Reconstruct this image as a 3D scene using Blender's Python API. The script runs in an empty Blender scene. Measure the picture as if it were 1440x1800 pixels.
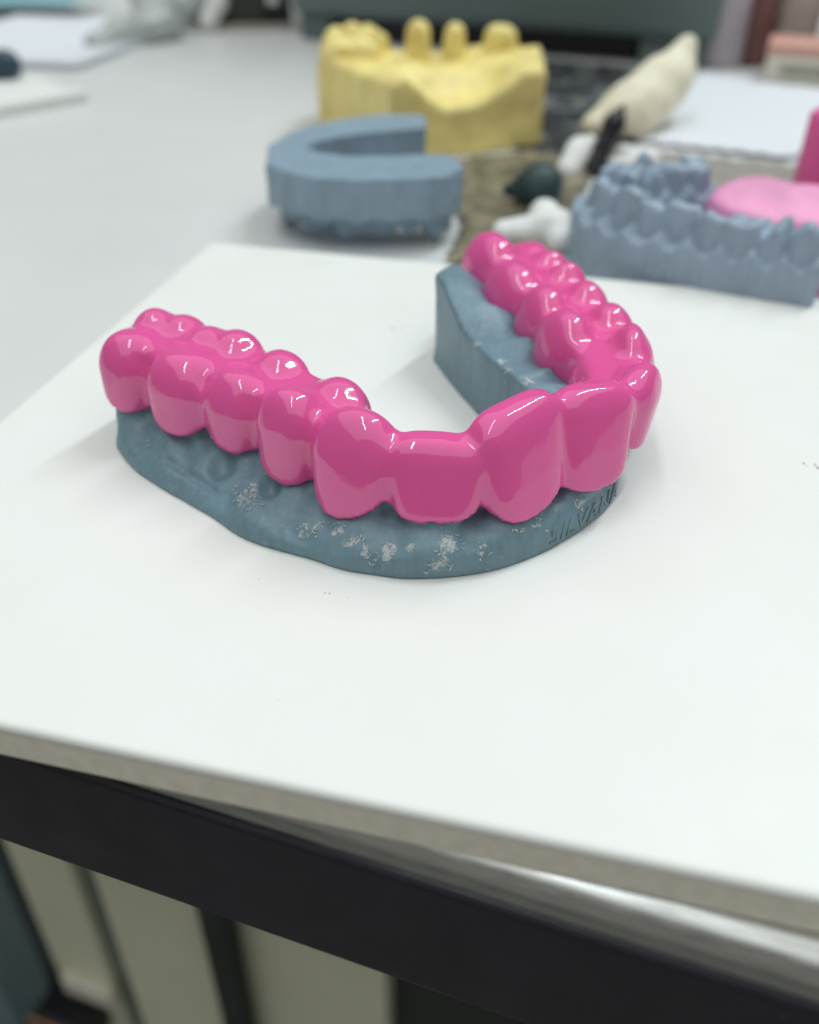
import bpy, bmesh, math, random
import numpy as np
from mathutils import Vector, Matrix
random.seed(4); np.random.seed(4)
S = 0.001                                   # the script thinks in millimetres
R = math.radians
scene = bpy.context.scene
COL = scene.collection

# ------------------------------------------------------------------ camera, world, lamps
cam_d = bpy.data.cameras.new("camera")
cam = bpy.data.objects.new("camera", cam_d); COL.objects.link(cam)
cam.location = (0, 0, 64*S)
cam.rotation_euler = (R(54.0), 0, 0)
cam_d.sensor_fit = 'VERTICAL'; cam_d.sensor_height = 36; cam_d.sensor_width = 28.8
cam_d.lens = 33.0
cam_d.clip_start = 0.002; cam_d.clip_end = 20
cam_d.dof.use_dof = True
cam_d.dof.focus_distance = 0.101
cam_d.dof.aperture_fstop = 15.0
cam_d.dof.aperture_blades = 0
scene.camera = cam

world = bpy.data.worlds.new("World"); scene.world = world; world.use_nodes = True
bg = world.node_tree.nodes["Background"]
bg.inputs[0].default_value = (1.0, 0.97, 0.89, 1); bg.inputs[1].default_value = 0.20

def tube(name, loc, rz, L, W, P, col):
    d = bpy.data.lights.new(name, 'AREA'); d.shape = 'RECTANGLE'; d.size = L; d.size_y = W; d.energy = P; d.color = col
    o = bpy.data.objects.new(name, d); COL.objects.link(o); o.location = loc
    o.rotation_euler = (0, 0, R(rz)); return o
tube("ceiling_lamp", (-0.30, -0.10, 1.50), 80, 1.25, 0.045, 4.6, (0.885, 0.985, 1.0))
tube("ceiling_lamp", (0.80, 0.85, 1.50), 55, 1.25, 0.045, 14.5, (0.885, 0.985, 1.0))
tube("ceiling_bounce", (0.0, 0.10, 1.75), 0, 3.6, 3.6, 31.0, (0.96, 0.99, 0.98))

scene.view_settings.view_transform = 'Standard'
scene.view_settings.look = 'None'
scene.view_settings.exposure = 0.0
scene.view_settings.gamma = 1.0
scene.cycles.max_bounces = 8
scene.cycles.use_denoising = True

# ------------------------------------------------------------------ helpers
def tag(o, label=None, cat=None, group=None, kind=None):
    if label: o["label"] = label
    if cat: o["category"] = cat
    if group: o["group"] = group
    if kind: o["kind"] = kind
    return o
def empty(name, loc=(0, 0, 0), rz=0):
    o = bpy.data.objects.new(name, None); o.empty_display_size = 0.005; COL.objects.link(o)
    o.location = Vector(loc)*S; o.rotation_euler = (0, 0, R(rz)); return o
def link(name, me, mat, parent=None):
    o = bpy.data.objects.new(name, me); COL.objects.link(o)
    if mat: me.materials.append(mat)
    if parent: o.parent = parent
    return o
def mesh_from(name, V, F, smooth=True):
    me = bpy.data.meshes.new(name)
    me.from_pydata([tuple(v) for v in np.asarray(V)*S], [], [tuple(int(i) for i in f) for f in F])
    me.validate(); me.update()
    if smooth: me.shade_smooth()
    return me
def bm_obj(name, bm, mat, parent=None, smooth=False):
    bmesh.ops.recalc_face_normals(bm, faces=bm.faces)
    me = bpy.data.meshes.new(name); bm.to_mesh(me); bm.free()
    if smooth: me.shade_smooth()
    return link(name, me, mat, parent)
def add_box(bm, x0, x1, y0, y1, z0, z1, bev=0.0, seg=2):
    r = bmesh.ops.create_cube(bm, size=1)
    vs = r['verts']
    for v in vs:
        v.co = Vector(((x0+x1)/2+v.co.x*(x1-x0), (y0+y1)/2+v.co.y*(y1-y0), (z0+z1)/2+v.co.z*(z1-z0)))*S
    if bev > 0:
        es = list({e for v in vs for e in v.link_edges})
        bmesh.ops.bevel(bm, geom=es, offset=bev*S, segments=seg, profile=0.5, affect='EDGES')
def box(name, x0, x1, y0, y1, z0, z1, mat, parent=None, bev=0.0, seg=2):
    bm = bmesh.new(); add_box(bm, x0, x1, y0, y1, z0, z1, bev, seg)
    return bm_obj(name, bm, mat, parent, smooth=False)
def lathe(name, prof, mat, parent=None, n=32, smooth=True):
    V = []; F = []
    for r, z in prof:
        for i in range(n):
            a = 2*math.pi*i/n; V.append((r*math.cos(a), r*math.sin(a), z))
    m = len(prof)
    for j in range(m-1):
        for i in range(n):
            F.append((j*n+i, j*n+(i+1) % n, (j+1)*n+(i+1) % n, (j+1)*n+i))
    F.append(tuple(range(n-1, -1, -1))); F.append(tuple((m-1)*n+i for i in range(n)))
    return link(name, mesh_from(name, V, F, smooth), mat, parent)
def prism(name, poly, z0, z1, mat, parent=None, bev=0.0, seg=2):
    bm = bmesh.new()
    b = [bm.verts.new(Vector((x, y, z0))*S) for x, y in poly]
    f = bm.faces.new(b)
    r = bmesh.ops.extrude_face_region(bm, geom=[f])
    for v in r['geom']:
        if isinstance(v, bmesh.types.BMVert): v.co.z = z1*S
    if bev > 0:
        bmesh.ops.bevel(bm, geom=list(bm.edges), offset=bev*S, segments=seg, profile=0.5, affect='EDGES')
    return bm_obj(name, bm, mat, parent)

# ---- materials
def mat_new(name, col, rough=0.5, ior=1.5, metal=0.0, spec=0.5):
    m = bpy.data.materials.new(name); m.use_nodes = True
    b = m.node_tree.nodes["Principled BSDF"]
    b.inputs["Base Color"].default_value = (*col, 1); b.inputs["Roughness"].default_value = rough
    b.inputs["IOR"].default_value = ior; b.inputs["Metallic"].default_value = metal
    b.inputs["Specular IOR Level"].default_value = spec
    return m
class N:
    """small helper for node trees in object coordinates (millimetres)"""
    def __init__(s, m):
        s.t = m.node_tree; s.n = s.t.nodes; s.l = s.t.links; s.b = s.n["Principled BSDF"]
        tc = s.n.new("ShaderNodeTexCoord"); mp = s.n.new("ShaderNodeMapping"); mp.inputs["Scale"].default_value = (1000, 1000, 1000)
        s.l.new(tc.outputs["Object"], mp.inputs["Vector"]); s.co = mp.outputs["Vector"]
    def scaled(s, sc):
        mp = s.n.new("ShaderNodeMapping"); mp.inputs["Scale"].default_value = sc
        s.l.new(s.co, mp.inputs["Vector"]); return mp.outputs["Vector"]
    def noise(s, scale, detail=4, rough=0.55, vec=None, dist=0.0):
        n = s.n.new("ShaderNodeTexNoise"); n.inputs["Scale"].default_value = scale; n.inputs["Detail"].default_value = detail
        n.inputs["Roughness"].default_value = rough; n.inputs["Distortion"].default_value = dist
        s.l.new(vec or s.co, n.inputs["Vector"]); return n.outputs["Fac"]
    def ramp(s, fac, a, b, ca=(0, 0, 0), cb=(1, 1, 1)):
        r = s.n.new("ShaderNodeValToRGB"); e = r.color_ramp.elements
        e[0].position = a; e[0].color = (*ca, 1); e[1].position = b; e[1].color = (*cb, 1)
        s.l.new(fac, r.inputs["Fac"]); return r.outputs["Color"]
    def mix(s, fac, a, b):
        m = s.n.new("ShaderNodeMix"); m.data_type = 'RGBA'
        for sock, v in ((m.inputs[0], fac), (m.inputs[6], a), (m.inputs[7], b)):
            if hasattr(v, "links"): s.l.new(v, sock)
            elif isinstance(v, (int, float)): sock.default_value = v
            else: sock.default_value = (*v, 1)
        return m.outputs[2]
    def math(s, op, a, b=0.0):
        m = s.n.new("ShaderNodeMath"); m.operation = op
        for sock, v in ((m.inputs[0], a), (m.inputs[1], b)):
            if hasattr(v, "links"): s.l.new(v, sock)
            else: sock.default_value = v
        return m.outputs[0]
    def attr(s, name):
        a = s.n.new("ShaderNodeAttribute"); a.attribute_name = name; return a.outputs["Fac"]
    def color(s, v): s.l.new(v, s.b.inputs["Base Color"])
    def rough(s, v): s.l.new(v, s.b.inputs["Roughness"])
    def bump(s, h, strength=0.2, dist=0.1):
        b = s.n.new("ShaderNodeBump"); b.inputs["Strength"].default_value = strength; b.inputs["Distance"].default_value = dist*S
        s.l.new(h, b.inputs["Height"]); s.l.new(b.outputs["Normal"], s.b.inputs["Normal"])
def simple(name, col, rough=0.5, var=0.12, scale=0.3, bump=0.0, bscale=2.0, metal=0.0, ior=1.5):
    m = mat_new(name, col, rough, ior, metal); n = N(m)
    c2 = tuple(c*(1-var) for c in col); c1 = tuple(min(1, c*(1+var*0.5)) for c in col)
    n.color(n.ramp(n.noise(scale), 0.3, 0.7, c2, c1))
    if bump: n.bump(n.noise(bscale), bump, 0.3)
    return m

# pink glossy resin
M_pink = mat_new("pink_gloss", (0.82, 0.105, 0.37), 0.06, 1.72)
n = N(M_pink)
n.color(n.mix(n.ramp(n.noise(1.3, 2), 0.70, 0.76), (0.82, 0.098, 0.362), (0.83, 0.13, 0.39)))
n.rough(n.ramp(n.noise(0.25, 3), 0.35, 0.75, (0.05,)*3, (0.10,)*3))
h = n.math('ADD', n.math('MULTIPLY', n.noise(0.35, 2), 1.0), n.math('MULTIPLY', n.ramp(n.noise(3.2, 1), 0.74, 0.80), 0.25))
n.bump(h, 0.35, 0.10)

# grey printed resin with chalky scuffs
def grey_resin(name, col, scuff=False, layers=True):
    m = mat_new(name, col, 0.42, 1.5); n = N(m)
    c = n.ramp(n.noise(0.22, 4, vec=n.scaled((1, 1, 0.5))), 0.3, 0.72, tuple(x*0.84 for x in col), tuple(x*1.10 for x in col))
    c = n.mix(n.ramp(n.noise(0.9, 5), 0.60, 0.80), c, tuple(min(1, x*1.45+0.02) for x in col))
    hgt = n.noise(1.6, 5)
    if layers:                      # faint streaks left by the printer
        st = n.noise(1.0, 2, vec=n.scaled((1.4, 1.4, 0.06)))
        c = n.mix(n.math('MULTIPLY', n.ramp(st, 0.35, 0.7), 0.5), c, tuple(x*1.25 for x in col))
        hgt = n.math('ADD', n.math('MULTIPLY', hgt, 0.4), n.math('MULTIPLY', st, 0.6))
    if scuff:
        a = n.attr("scuff")
        f = n.noise(0.85, 7, 0.72, dist=1.2)
        k = n.math('ADD', n.math('MULTIPLY', a, 0.80), n.math('MULTIPLY', n.math('SUBTRACT', f, 0.5), 3.0))
        k = n.ramp(k, 0.50, 0.62)
        c = n.mix(k, c, n.ramp(n.noise(3.0, 4), 0.35, 0.7, (0.34, 0.40, 0.42), (0.62, 0.66, 0.66)))
        n.rough(n.ramp(k, 0, 1, (0.42,)*3, (0.8,)*3))
        hgt = n.math('ADD', hgt, n.math('MULTIPLY', n.math('MULTIPLY', k, n.noise(4.0, 4)), 1.2))
    n.color(c); n.bump(hgt, 0.30, 0.25)
    return m
M_grey = grey_resin("grey_resin_scuffed", (0.150, 0.250, 0.305), True)
M_grey2 = grey_resin("grey_resin", (0.25, 0.35, 0.44))
M_grey3 = grey_resin("grey_resin_pale", (0.29, 0.375, 0.47))
M_letter = mat_new("grey_resin_letters", (0.135, 0.235, 0.275), 0.4)

# white tile
M_tile = mat_new("white_tile", (0.83, 0.85, 0.83), 0.40, spec=0.32); n = N(M_tile)
n.color(n.mix(n.ramp(n.noise(0.05, 5, 0.6), 0.42, 0.75), (0.845, 0.86, 0.84), (0.825, 0.835, 0.80)))
n.rough(n.ramp(n.noise(0.12, 5), 0.35, 0.7, (0.36,)*3, (0.50,)*3)); n.bump(n.noise(1.4, 4), 0.10, 0.05)
tc_ = n.b.inputs["Base Color"].links[0].from_socket       # hairline scuffs and a few stray specks
for sc_, th in (((0.05, 2.4, 1), 0.735), ((1.9, 0.04, 1), 0.745)):
    tc_ = n.mix(n.math('MULTIPLY', n.ramp(n.noise(1.0, 3, 0.6, vec=n.scaled(sc_)), th, th+0.02), 0.16), tc_, (0.55, 0.55, 0.50))
tc_ = n.mix(n.math('MULTIPLY', n.ramp(n.noise(1.1, 1), 0.80, 0.83), 0.5), tc_, (0.50, 0.46, 0.38))
n.color(tc_)
M_tileside = simple("tile_edge", (0.94, 0.91, 0.78), 0.75, 0.10, 0.6, 0.3, 3.0)
M_work = simple("grey_laminate", (0.70, 0.71, 0.71), 0.38, 0.05, 0.02)
M_steel = mat_new("brushed_metal", (0.62, 0.64, 0.63), 0.28, metal=1.0); n = N(M_steel)
br = n.noise(1.0, 5, vec=n.scaled((0.25, 2.6, 2.6)))
n.color(n.ramp(br, 0.3, 0.75, (0.50, 0.52, 0.51), (0.72, 0.74, 0.73))); n.rough(n.ramp(br, 0.3, 0.7, (0.18,)*3, (0.30,)*3)); n.bump(br, 0.12, 0.05)
M_band = mat_new("dark_edge_band", (0.020, 0.016, 0.030), 0.34); n = N(M_band)
sc = n.ramp(n.noise(1.0, 6, 0.7, vec=n.scaled((0.12, 2.2, 2.2))), 0.70, 0.80)
n.color(n.mix(n.math('MULTIPLY', sc, 0.25), n.ramp(n.noise(0.08, 3), 0.3, 0.7, (0.010, 0.008, 0.017), (0.018, 0.015, 0.028)), (0.10, 0.11, 0.12)))
bc_ = n.b.inputs["Base Color"].links[0].from_socket
n.color(n.mix(n.math('MULTIPLY', n.ramp(n.noise(0.9, 2), 0.76, 0.80), 0.5), bc_, (0.16, 0.17, 0.18)))
n.rough(n.ramp(n.noise(0.2, 5), 0.3, 0.7, (0.28,)*3, (0.44,)*3))
M_yellow = simple("yellow_stone", (0.94, 0.77, 0.29), 0.45, 0.22, 0.12, 0.5, 1.2)
M_cream = simple("cream_plaster", (0.88, 0.83, 0.65), 0.6, 0.16, 0.12, 0.3, 1.0)
M_black = simple("black_plastic", (0.012, 0.012, 0.018), 0.4, 0.3, 0.3)
M_white = simple("white_plaster", (0.80, 0.81, 0.79), 0.7, 0.08, 0.2, 0.4, 0.8)
M_paper = simple("white_paper", (0.74, 0.77, 0.82), 0.7, 0.03, 0.02)

# ---- signed distance meshing
def smin(a, b, k):
    h = np.clip(0.5+0.5*(b-a)/k, 0, 1); return b*(1-h)+a*h-k*h*(1-h)
def smax(a, b, k): return -smin(-a, -b, k)
def sstep(a, b, x):
    t = np.clip((x-a)/(b-a), 0, 1); return t*t*(3-2*t)
class Grid:
    def __init__(s, lo, hi, h):
        s.lo = np.array(lo, float); s.h = h
        s.x = np.arange(lo[0], hi[0]+h, h); s.y = np.arange(lo[1], hi[1]+h, h); s.z = np.arange(lo[2], hi[2]+h, h)
        s.shape = (len(s.x), len(s.y), len(s.z))
        s.X = s.x[:, None, None]; s.Y = s.y[None, :, None]; s.Z = s.z[None, None, :]
        s.X2, s.Y2 = np.meshgrid(s.x, s.y, indexing='ij')
    def field(s, v=6.0): return np.full(s.shape, v, np.float32)
    def sub(s, lo, hi):
        sl = []
        for ax, a, b in ((s.x, lo[0], hi[0]), (s.y, lo[1], hi[1]), (s.z, lo[2], hi[2])):
            i = max(0, int(np.searchsorted(ax, a))); j = min(len(ax), int(np.searchsorted(ax, b)))
            sl.append(slice(i, max(i, j)))
        return tuple(sl)
def sample(F, g, P):
    q = (P-g.lo)/g.h
    q = np.clip(q, 0, np.array(F.shape)-1.001); i = q.astype(int); f = q-i
    out = 0
    for dx in (0, 1):
        for dy in (0, 1):
            for dz in (0, 1):
                w = (f[:, 0] if dx else 1-f[:, 0])*(f[:, 1] if dy else 1-f[:, 1])*(f[:, 2] if dz else 1-f[:, 2])
                out = out+w*F[i[:, 0]+dx, i[:, 1]+dy, i[:, 2]+dz]
    return out
def surface(F, g, newton=2):
    nx, ny, nz = F.shape
    ins = F < 0
    cnt = np.zeros((nx-1, ny-1, nz-1), np.float32); acc = np.zeros((nx-1, ny-1, nz-1, 3), np.float32)
    quads = []
    idx = None; todo = []
    for ax in range(3):
        a = [slice(None)]*3; b = [slice(None)]*3; a[ax] = slice(0, -1); b[ax] = slice(1, None)
        A = F[tuple(a)]; B = F[tuple(b)]; cr = ins[tuple(a)] != ins[tuple(b)]
        t = np.where(cr, A/np.where(cr, A-B, 1), 0).astype(np.float32)
        o = [x for x in range(3) if x != ax]
        pos = np.zeros(A.shape+(3,), np.float32)
        gi = np.indices(A.shape, dtype=np.float32)
        for k in range(3): pos[..., k] = gi[k]
        pos[..., ax] += t
        pos *= cr[..., None]
        for d0 in (0, 1):
            for d1 in (0, 1):
                s = [slice(None)]*3
                s[o[0]] = slice(d0, d0+F.shape[o[0]]-1); s[o[1]] = slice(d1, d1+F.shape[o[1]]-1)
                cnt += cr[tuple(s)]; acc += pos[tuple(s)]
        todo.append((ax, cr))
    m = cnt > 0
    idx = -np.ones(m.shape, np.int64); idx[m] = np.arange(m.sum())
    V = acc[m]/cnt[m][:, None]*g.h+g.lo
    for ax, cr in todo:
        p, q = (ax+1) % 3, (ax+2) % 3
        I = np.argwhere(cr)
        ok = (I[:, p] > 0) & (I[:, q] > 0) & (I[:, p] < F.shape[p]-1) & (I[:, q] < F.shape[q]-1)
        I = I[ok]
        sg = ins[I[:, 0], I[:, 1], I[:, 2]]
        cs = []
        for dp, dq in ((-1, -1), (0, -1), (0, 0), (-1, 0)):
            J = I.copy(); J[:, p] += dp; J[:, q] += dq; cs.append(idx[J[:, 0], J[:, 1], J[:, 2]])
        Q = np.stack(cs, 1); Q[~sg] = Q[~sg][:, ::-1]; quads.append(Q)
    Q = np.concatenate(quads)
    G = np.gradient(F, g.h)
    for it in range(newton+1):
        gr = np.stack([sample(G[k], g, V) for k in range(3)], 1)
        l2 = (gr**2).sum(1)+1e-6
        if it < newton:
            d = np.clip(sample(F, g, V)/l2, -0.4*g.h, 0.4*g.h); V = V-gr*d[:, None]
    nrm = gr/np.sqrt(l2)[:, None]
    return V, Q, nrm
def submesh(name, V, Q, nrm, mask=None, attrs=None, custom=True):
    if mask is not None: Q = Q[mask]
    u, inv = np.unique(Q, return_inverse=True); Q2 = inv.reshape(Q.shape)
    me = bpy.data.meshes.new(name)
    me.vertices.add(len(u)); me.vertices.foreach_set("co", (V[u]*S).astype(np.float32).ravel())
    me.loops.add(Q2.size); me.loops.foreach_set("vertex_index", Q2.astype(np.int32).ravel())
    me.polygons.add(len(Q2)); me.polygons.foreach_set("loop_start", np.arange(0, Q2.size, 4, dtype=np.int32))
    me.update(calc_edges=True)
    me.shade_smooth()
    if attrs:
        for k, a in attrs.items():
            at = me.attributes.new(k, 'FLOAT', 'POINT'); at.data.foreach_set("value", a[u].astype(np.float32))
    if custom: me.normals_split_custom_set_from_vertices([tuple(x) for x in nrm[u]])
    return me
def catmull(P, n):
    P = np.array(P, float); P = np.vstack([2*P[0]-P[1], P, 2*P[-1]-P[-2]]); out = []
    for i in range(1, len(P)-2):
        t = np.linspace(0, 1, n, endpoint=False)[:, None]
        a, b, c, d = P[i-1], P[i], P[i+1], P[i+2]
        out.append(0.5*((2*b)+(-a+c)*t+(2*a-5*b+4*c-d)*t**2+(-a+3*b-3*c+d)*t**3))
    out.append(P[-2][None]); return np.vstack(out)
def seg_dist(X, Y, P, closed=False):
    """distance to polyline, signed side (left +), and float index of the nearest point"""
    best = np.full(X.shape, 1e9); side = np.zeros(X.shape); si = np.zeros(X.shape)
    m = len(P) if closed else len(P)-1
    for i in range(m):
        a = P[i]; b = P[(i+1) % len(P)]; d = b-a; L = max((d@d), 1e-9)
        t = np.clip(((X-a[0])*d[0]+(Y-a[1])*d[1])/L, 0, 1)
        ex = X-a[0]-t*d[0]; ey = Y-a[1]-t*d[1]; D = ex*ex+ey*ey
        k = D < best
        best = np.where(k, D, best); side = np.where(k, np.sign(d[0]*ey-d[1]*ex), side); si = np.where(k, i+t, si)
    return np.sqrt(best), side, si
def inside_poly(X, Y, P):
    c = np.zeros(X.shape, bool); j = len(P)-1
    for i in range(len(P)):
        xi, yi = P[i]; xj, yj = P[j]
        if yi != yj:
            k = ((yi > Y) != (yj > Y)) & (X < (xj-xi)*(Y-yi)/(yj-yi)+xi); c ^= k
        j = i
    return c
def poly_sd(X, Y, P):
    d, _, _ = seg_dist(X, Y, P, True); return np.where(inside_poly(X, Y, P), -d, d)
def vnoise(P, sc, seed=0):
    """smooth value noise, vectorised, range about -1..1"""
    rs = np.random.RandomState(seed); T = rs.rand(32, 32, 32)*2-1
    q = P*sc; i = np.floor(q).astype(int); f = q-i; f = f*f*(3-2*f); out = 0
    for dx in (0, 1):
        for dy in (0, 1):
            for dz in (0, 1):
                w = (f[..., 0] if dx else 1-f[..., 0])*(f[..., 1] if dy else 1-f[..., 1])*(f[..., 2] if dz else 1-f[..., 2])
                out = out+w*T[(i[..., 0]+dx) % 32, (i[..., 1]+dy) % 32, (i[..., 2]+dz) % 32]
    return out

# ------------------------------------------------------------------ setting: bench, cabinet, floor
floor_m = simple("floor_vinyl", (0.22, 0.22, 0.20), 0.5, 0.1, 0.01)
tag(box("floor", -3000, 3000, -2500, 3500, -905, -900, floor_m), kind="structure")
BX = -19.5                                           # the bench front edge runs at this angle
wt = empty("worktop", (-12.4, 51.3, -4.5), BX); tag(wt, kind="structure")
box("worktop_board", -700, 700, 9.0, 760, -20, 0, M_work, wt)
# folded metal lip with a rounded nose
prof = [(9.0, 0.0)] + [(3.2-3.2*math.sin(a), -3.2+3.2*math.cos(a)) for a in np.linspace(0, math.pi/2, 10)] + [(0.0, -3.9), (9.0, -3.9)]
V = []; F = []
for x in (-700, 700):
    for y, z in prof: V.append((x, y, z))
k = len(prof)
for i in range(k): F.append((i, (i+1) % k, k+(i+1) % k, k+i))
F.append(tuple(range(k-1, -1, -1))); F.append(tuple(range(k, 2*k)))
me = mesh_from("metal_lip", V, F, True); lip = link("metal_lip", me, M_steel, wt)
md = lip.modifiers.new("e", 'EDGE_SPLIT'); md.split_angle = R(50)
bd = box("front_band", -700, 700, -0.6, 8.9, -21.5, -3.95, M_band, wt, bev=0.9, seg=3)

cab = empty("cabinet", (-12.4, 51.3, -4.5), BX)
tag(cab, "cream fronted cabinet with dark gaps below the dark bench edge", "cabinet")
M_door = simple("cream_door", (0.78, 0.80, 0.62), 0.5, 0.06, 0.02)
M_bluedoor = simple("blue_grey_door", (0.15, 0.21, 0.23), 0.5, 0.2, 0.02)
M_slot = simple("dark_green_gap", (0.020, 0.028, 0.026), 0.5, 0.2, 0.05)
M_strip = simple("green_grey_strip", (0.16, 0.20, 0.17), 0.5, 0.1, 0.05)
box("carcass", -700, 700, 92, 500, -880, -22, M_slot, cab)
for x0, x1, mt in ((-330, -164, M_bluedoor), (-156, -131, M_door), (-122, -74, M_door), (-72, -24, M_door)):
    box("panel", x0, x1, 84, 91.5, -860, -60, mt, cab, bev=1.0)
box("strip", -131.5, -121.5, 87, 91.4, -860, -60, M_strip, cab, bev=0.8)
o = lathe("post", [(5.0, -860), (5.0, -60)], M_slot, cab, 20); o.location = (-73*S, 78*S, 0)
hd = box("handle", -160, -136, 70, 83.8, -300, -284, M_black, cab, bev=2.0)
M_copper = mat_new("copper", (0.55, 0.30, 0.16), 0.3, metal=1.0)
box("copper_bar", -160, -136, 68.4, 69.9, -287, -283, M_copper, hd, bev=0.5)
box("handle_plate", -150, -129, 79.5, 83.9, -279, -269, simple("plate_glint", (0.90, 0.86, 0.74), 0.25), cab, bev=0.8)  # pale colour stands in for the light streak reflected on the handle plate
bn = empty("waste_bin", (0, 0, 0)); bn.location = wt.matrix_basis @ Vector((-182*S, 44*S, -875*S))
tag(bn, "blue grey waste bin with pale rim in the lower left corner", "bin")
lathe("bin_body", [(30, 0), (44, 560), (42, 560), (29, 4)], M_bluedoor, bn, 40)
bm = bmesh.new()
V_ = []
rimv = [[bm.verts.new(Vector(((44.0+2.2*math.cos(b_))*math.cos(a_), (44.0+2.2*math.cos(b_))*math.sin(a_), 561+2.2*math.sin(b_)))*S) for b_ in np.linspace(0, 2*math.pi, 8, endpoint=False)] for a_ in np.linspace(0, 2*math.pi, 48, endpoint=False)]
for i in range(48):
    for j in range(8): bm.faces.new((rimv[i][j], rimv[(i+1) % 48][j], rimv[(i+1) % 48][(j+1) % 8], rimv[i][(j+1) % 8]))
bm_obj("rim", bm, simple("pale_rim", (0.55, 0.57, 0.50), 0.3), bn, True)

# ------------------------------------------------------------------ white tile
tl = empty("tile", (-66.3, 63.6, 0), -14.0)
tag(tl, "square white ceramic tile under the pink tray model, overhanging the bench edge", "tile")
box("tile_body", 0, 146, 0, 116.4, -4.5, -0.75, M_tileside, tl, bev=0.25)
prism("glazed_top", [(-0.05, -0.05), (146.05, -0.05), (146.05, 116.45), (-0.05, 116.45)], -1.6, 0.0, M_tile, tl, bev=0.75, seg=4)

# ------------------------------------------------------------------ main subject
CEN = [(-31.6, 108.2), (-24.0, 103.0), (-17.0, 98.0), (-9.7, 91.5), (-4.0, 86.3), (2.7, 83.3), (9.6, 85.0), (17.8, 90.0),
       (23.6, 96.6), (24.5, 104.0), (22.5, 110.6), (21.0, 118.4), (18.5, 127.5), (15.4, 136.7)]
# tooth, x, y, angle, half length a, half width b, top z, dome, exponent, width factor at top, lean x, lean y (mm per mm)
LOBES = [
 (0, -34.5, 105.6, -31, 3.7, 3.9, 14.4, 1.7, 2.7, 0.92, 0, 0, 0),
 (0, -32.4, 110.8, -32, 3.1, 3.6, 15.1, 2.0, 2.3, 0.9, 0, 0, 0),
 (0, -28.6, 109.2, -32, 3.1, 3.6, 14.9, 2.0, 2.3, 0.9, 0, 0, 0),
 (1, -26.7, 100.1, -34, 4.7, 4.1, 14.5, 1.6, 2.8, 0.93, 0, 0, 0),
 (1, -24.9, 106.0, -34, 3.0, 3.6, 14.8, 2.0, 2.3, 0.9, 0, 0, 0),
 (1, -21.2, 104.5, -34, 3.4, 3.9, 15.0, 2.0, 2.3, 0.9, 0, 0, 0),
 (2, -19.8, 95.9, -35, 3.9, 3.6, 14.0, 1.8, 2.8, 0.92, 0, 0, 0),
 (2, -15.3, 99.8, -35, 3.6, 3.8, 14.6, 2.1, 2.3, 0.9, 0, 0, 0),
 (3, -12.9, 89.6, -40, 4.0, 3.5, 15.4, 2.0, 2.8, 0.90, 0, 0, 0),
 (3, -7.9, 93.4, -42, 3.6, 3.7, 14.3, 2.1, 2.3, 0.9, 0, 0, 0),
 (4, -5.5, 84.4, -25, 5.1, 3.8, 15.4, 2.2, 2.5, 0.76, 0.03, 0.12, 0),
 (5, 2.9, 82.0, -4, 4.9, 3.4, 13.7, 0.2, 3.8, 0.60, 0.0, 0.14, -0.05),
 (6, 11.2, 84.3, 33, 5.4, 3.6, 16.2, 0.5, 3.4, 0.56, -0.07, 0.16, 0.13),
 (7, 19.6, 89.3, 28, 5.1, 3.6, 15.6, 0.5, 3.2, 0.56, 0.07, 0.18, -0.10),
 (8, 25.5, 95.6, 64, 4.2, 3.5, 15.1, 1.6, 2.6, 0.78, 0.19, -0.05, 0),
 (9, 27.0, 104.0, 86, 4.7, 3.4, 15.9, 2.0, 2.4, 0.66, -0.04, 0.0, 0),
 (9, 22.6, 101.0, 84, 4.6, 3.6, 12.9, 0.6, 2.2, 0.9, 0, 0, 0.0),
 (10, 25.7, 112.0, 104, 3.8, 3.5, 15.2, 2.0, 2.5, 0.92, 0, 0, 0),
 (10, 19.8, 108.4, 106, 4.9, 3.9, 16.0, 2.6, 2.4, 0.82, 0, 0, 0),
 (11, 23.9, 120.0, 106, 3.7, 3.4, 15.0, 2.0, 2.5, 0.92, 0, 0, 0),
 (11, 18.0, 116.8, 108, 4.5, 3.8, 15.6, 2.6, 2.4, 0.82, 0, 0, 0),
 (12, 22.1, 126.8, 108, 2.9, 3.4, 15.0, 1.9, 2.3, 0.92, 0, 0, 0),
 (12, 20.6, 132.0, 108, 2.7, 3.3, 14.7, 1.9, 2.3, 0.92, 0, 0, 0),
 (12, 14.8, 126.0, 108, 5.6, 4.4, 15.4, 2.8, 2.4, 0.80, 0, 0, 0),
 (13, 18.7, 137.2, 108, 3.8, 3.2, 13.8, 1.8, 2.5, 0.92, 0, 0, 0),
 (13, 12.4, 135.8, 108, 5.8, 4.5, 16.0, 3.0, 2.4, 0.80, 0, 0, 0),
]
G = Grid((-42, 72, -0.7), (34, 148, 19.5), 0.34)
arch = catmull([(-38.5, 112.3)]+CEN+[(12.3, 145.5)], 12)
ad, aside, asi = seg_dist(G.X2, G.Y2, arch)
r2 = -aside*ad                                       # buccal positive
s2 = asi/12-1                                        # float tooth index
w2 = np.abs(s2-np.round(s2))*2                       # 0 mid tooth, 1 contact
O = G.field()
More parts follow.
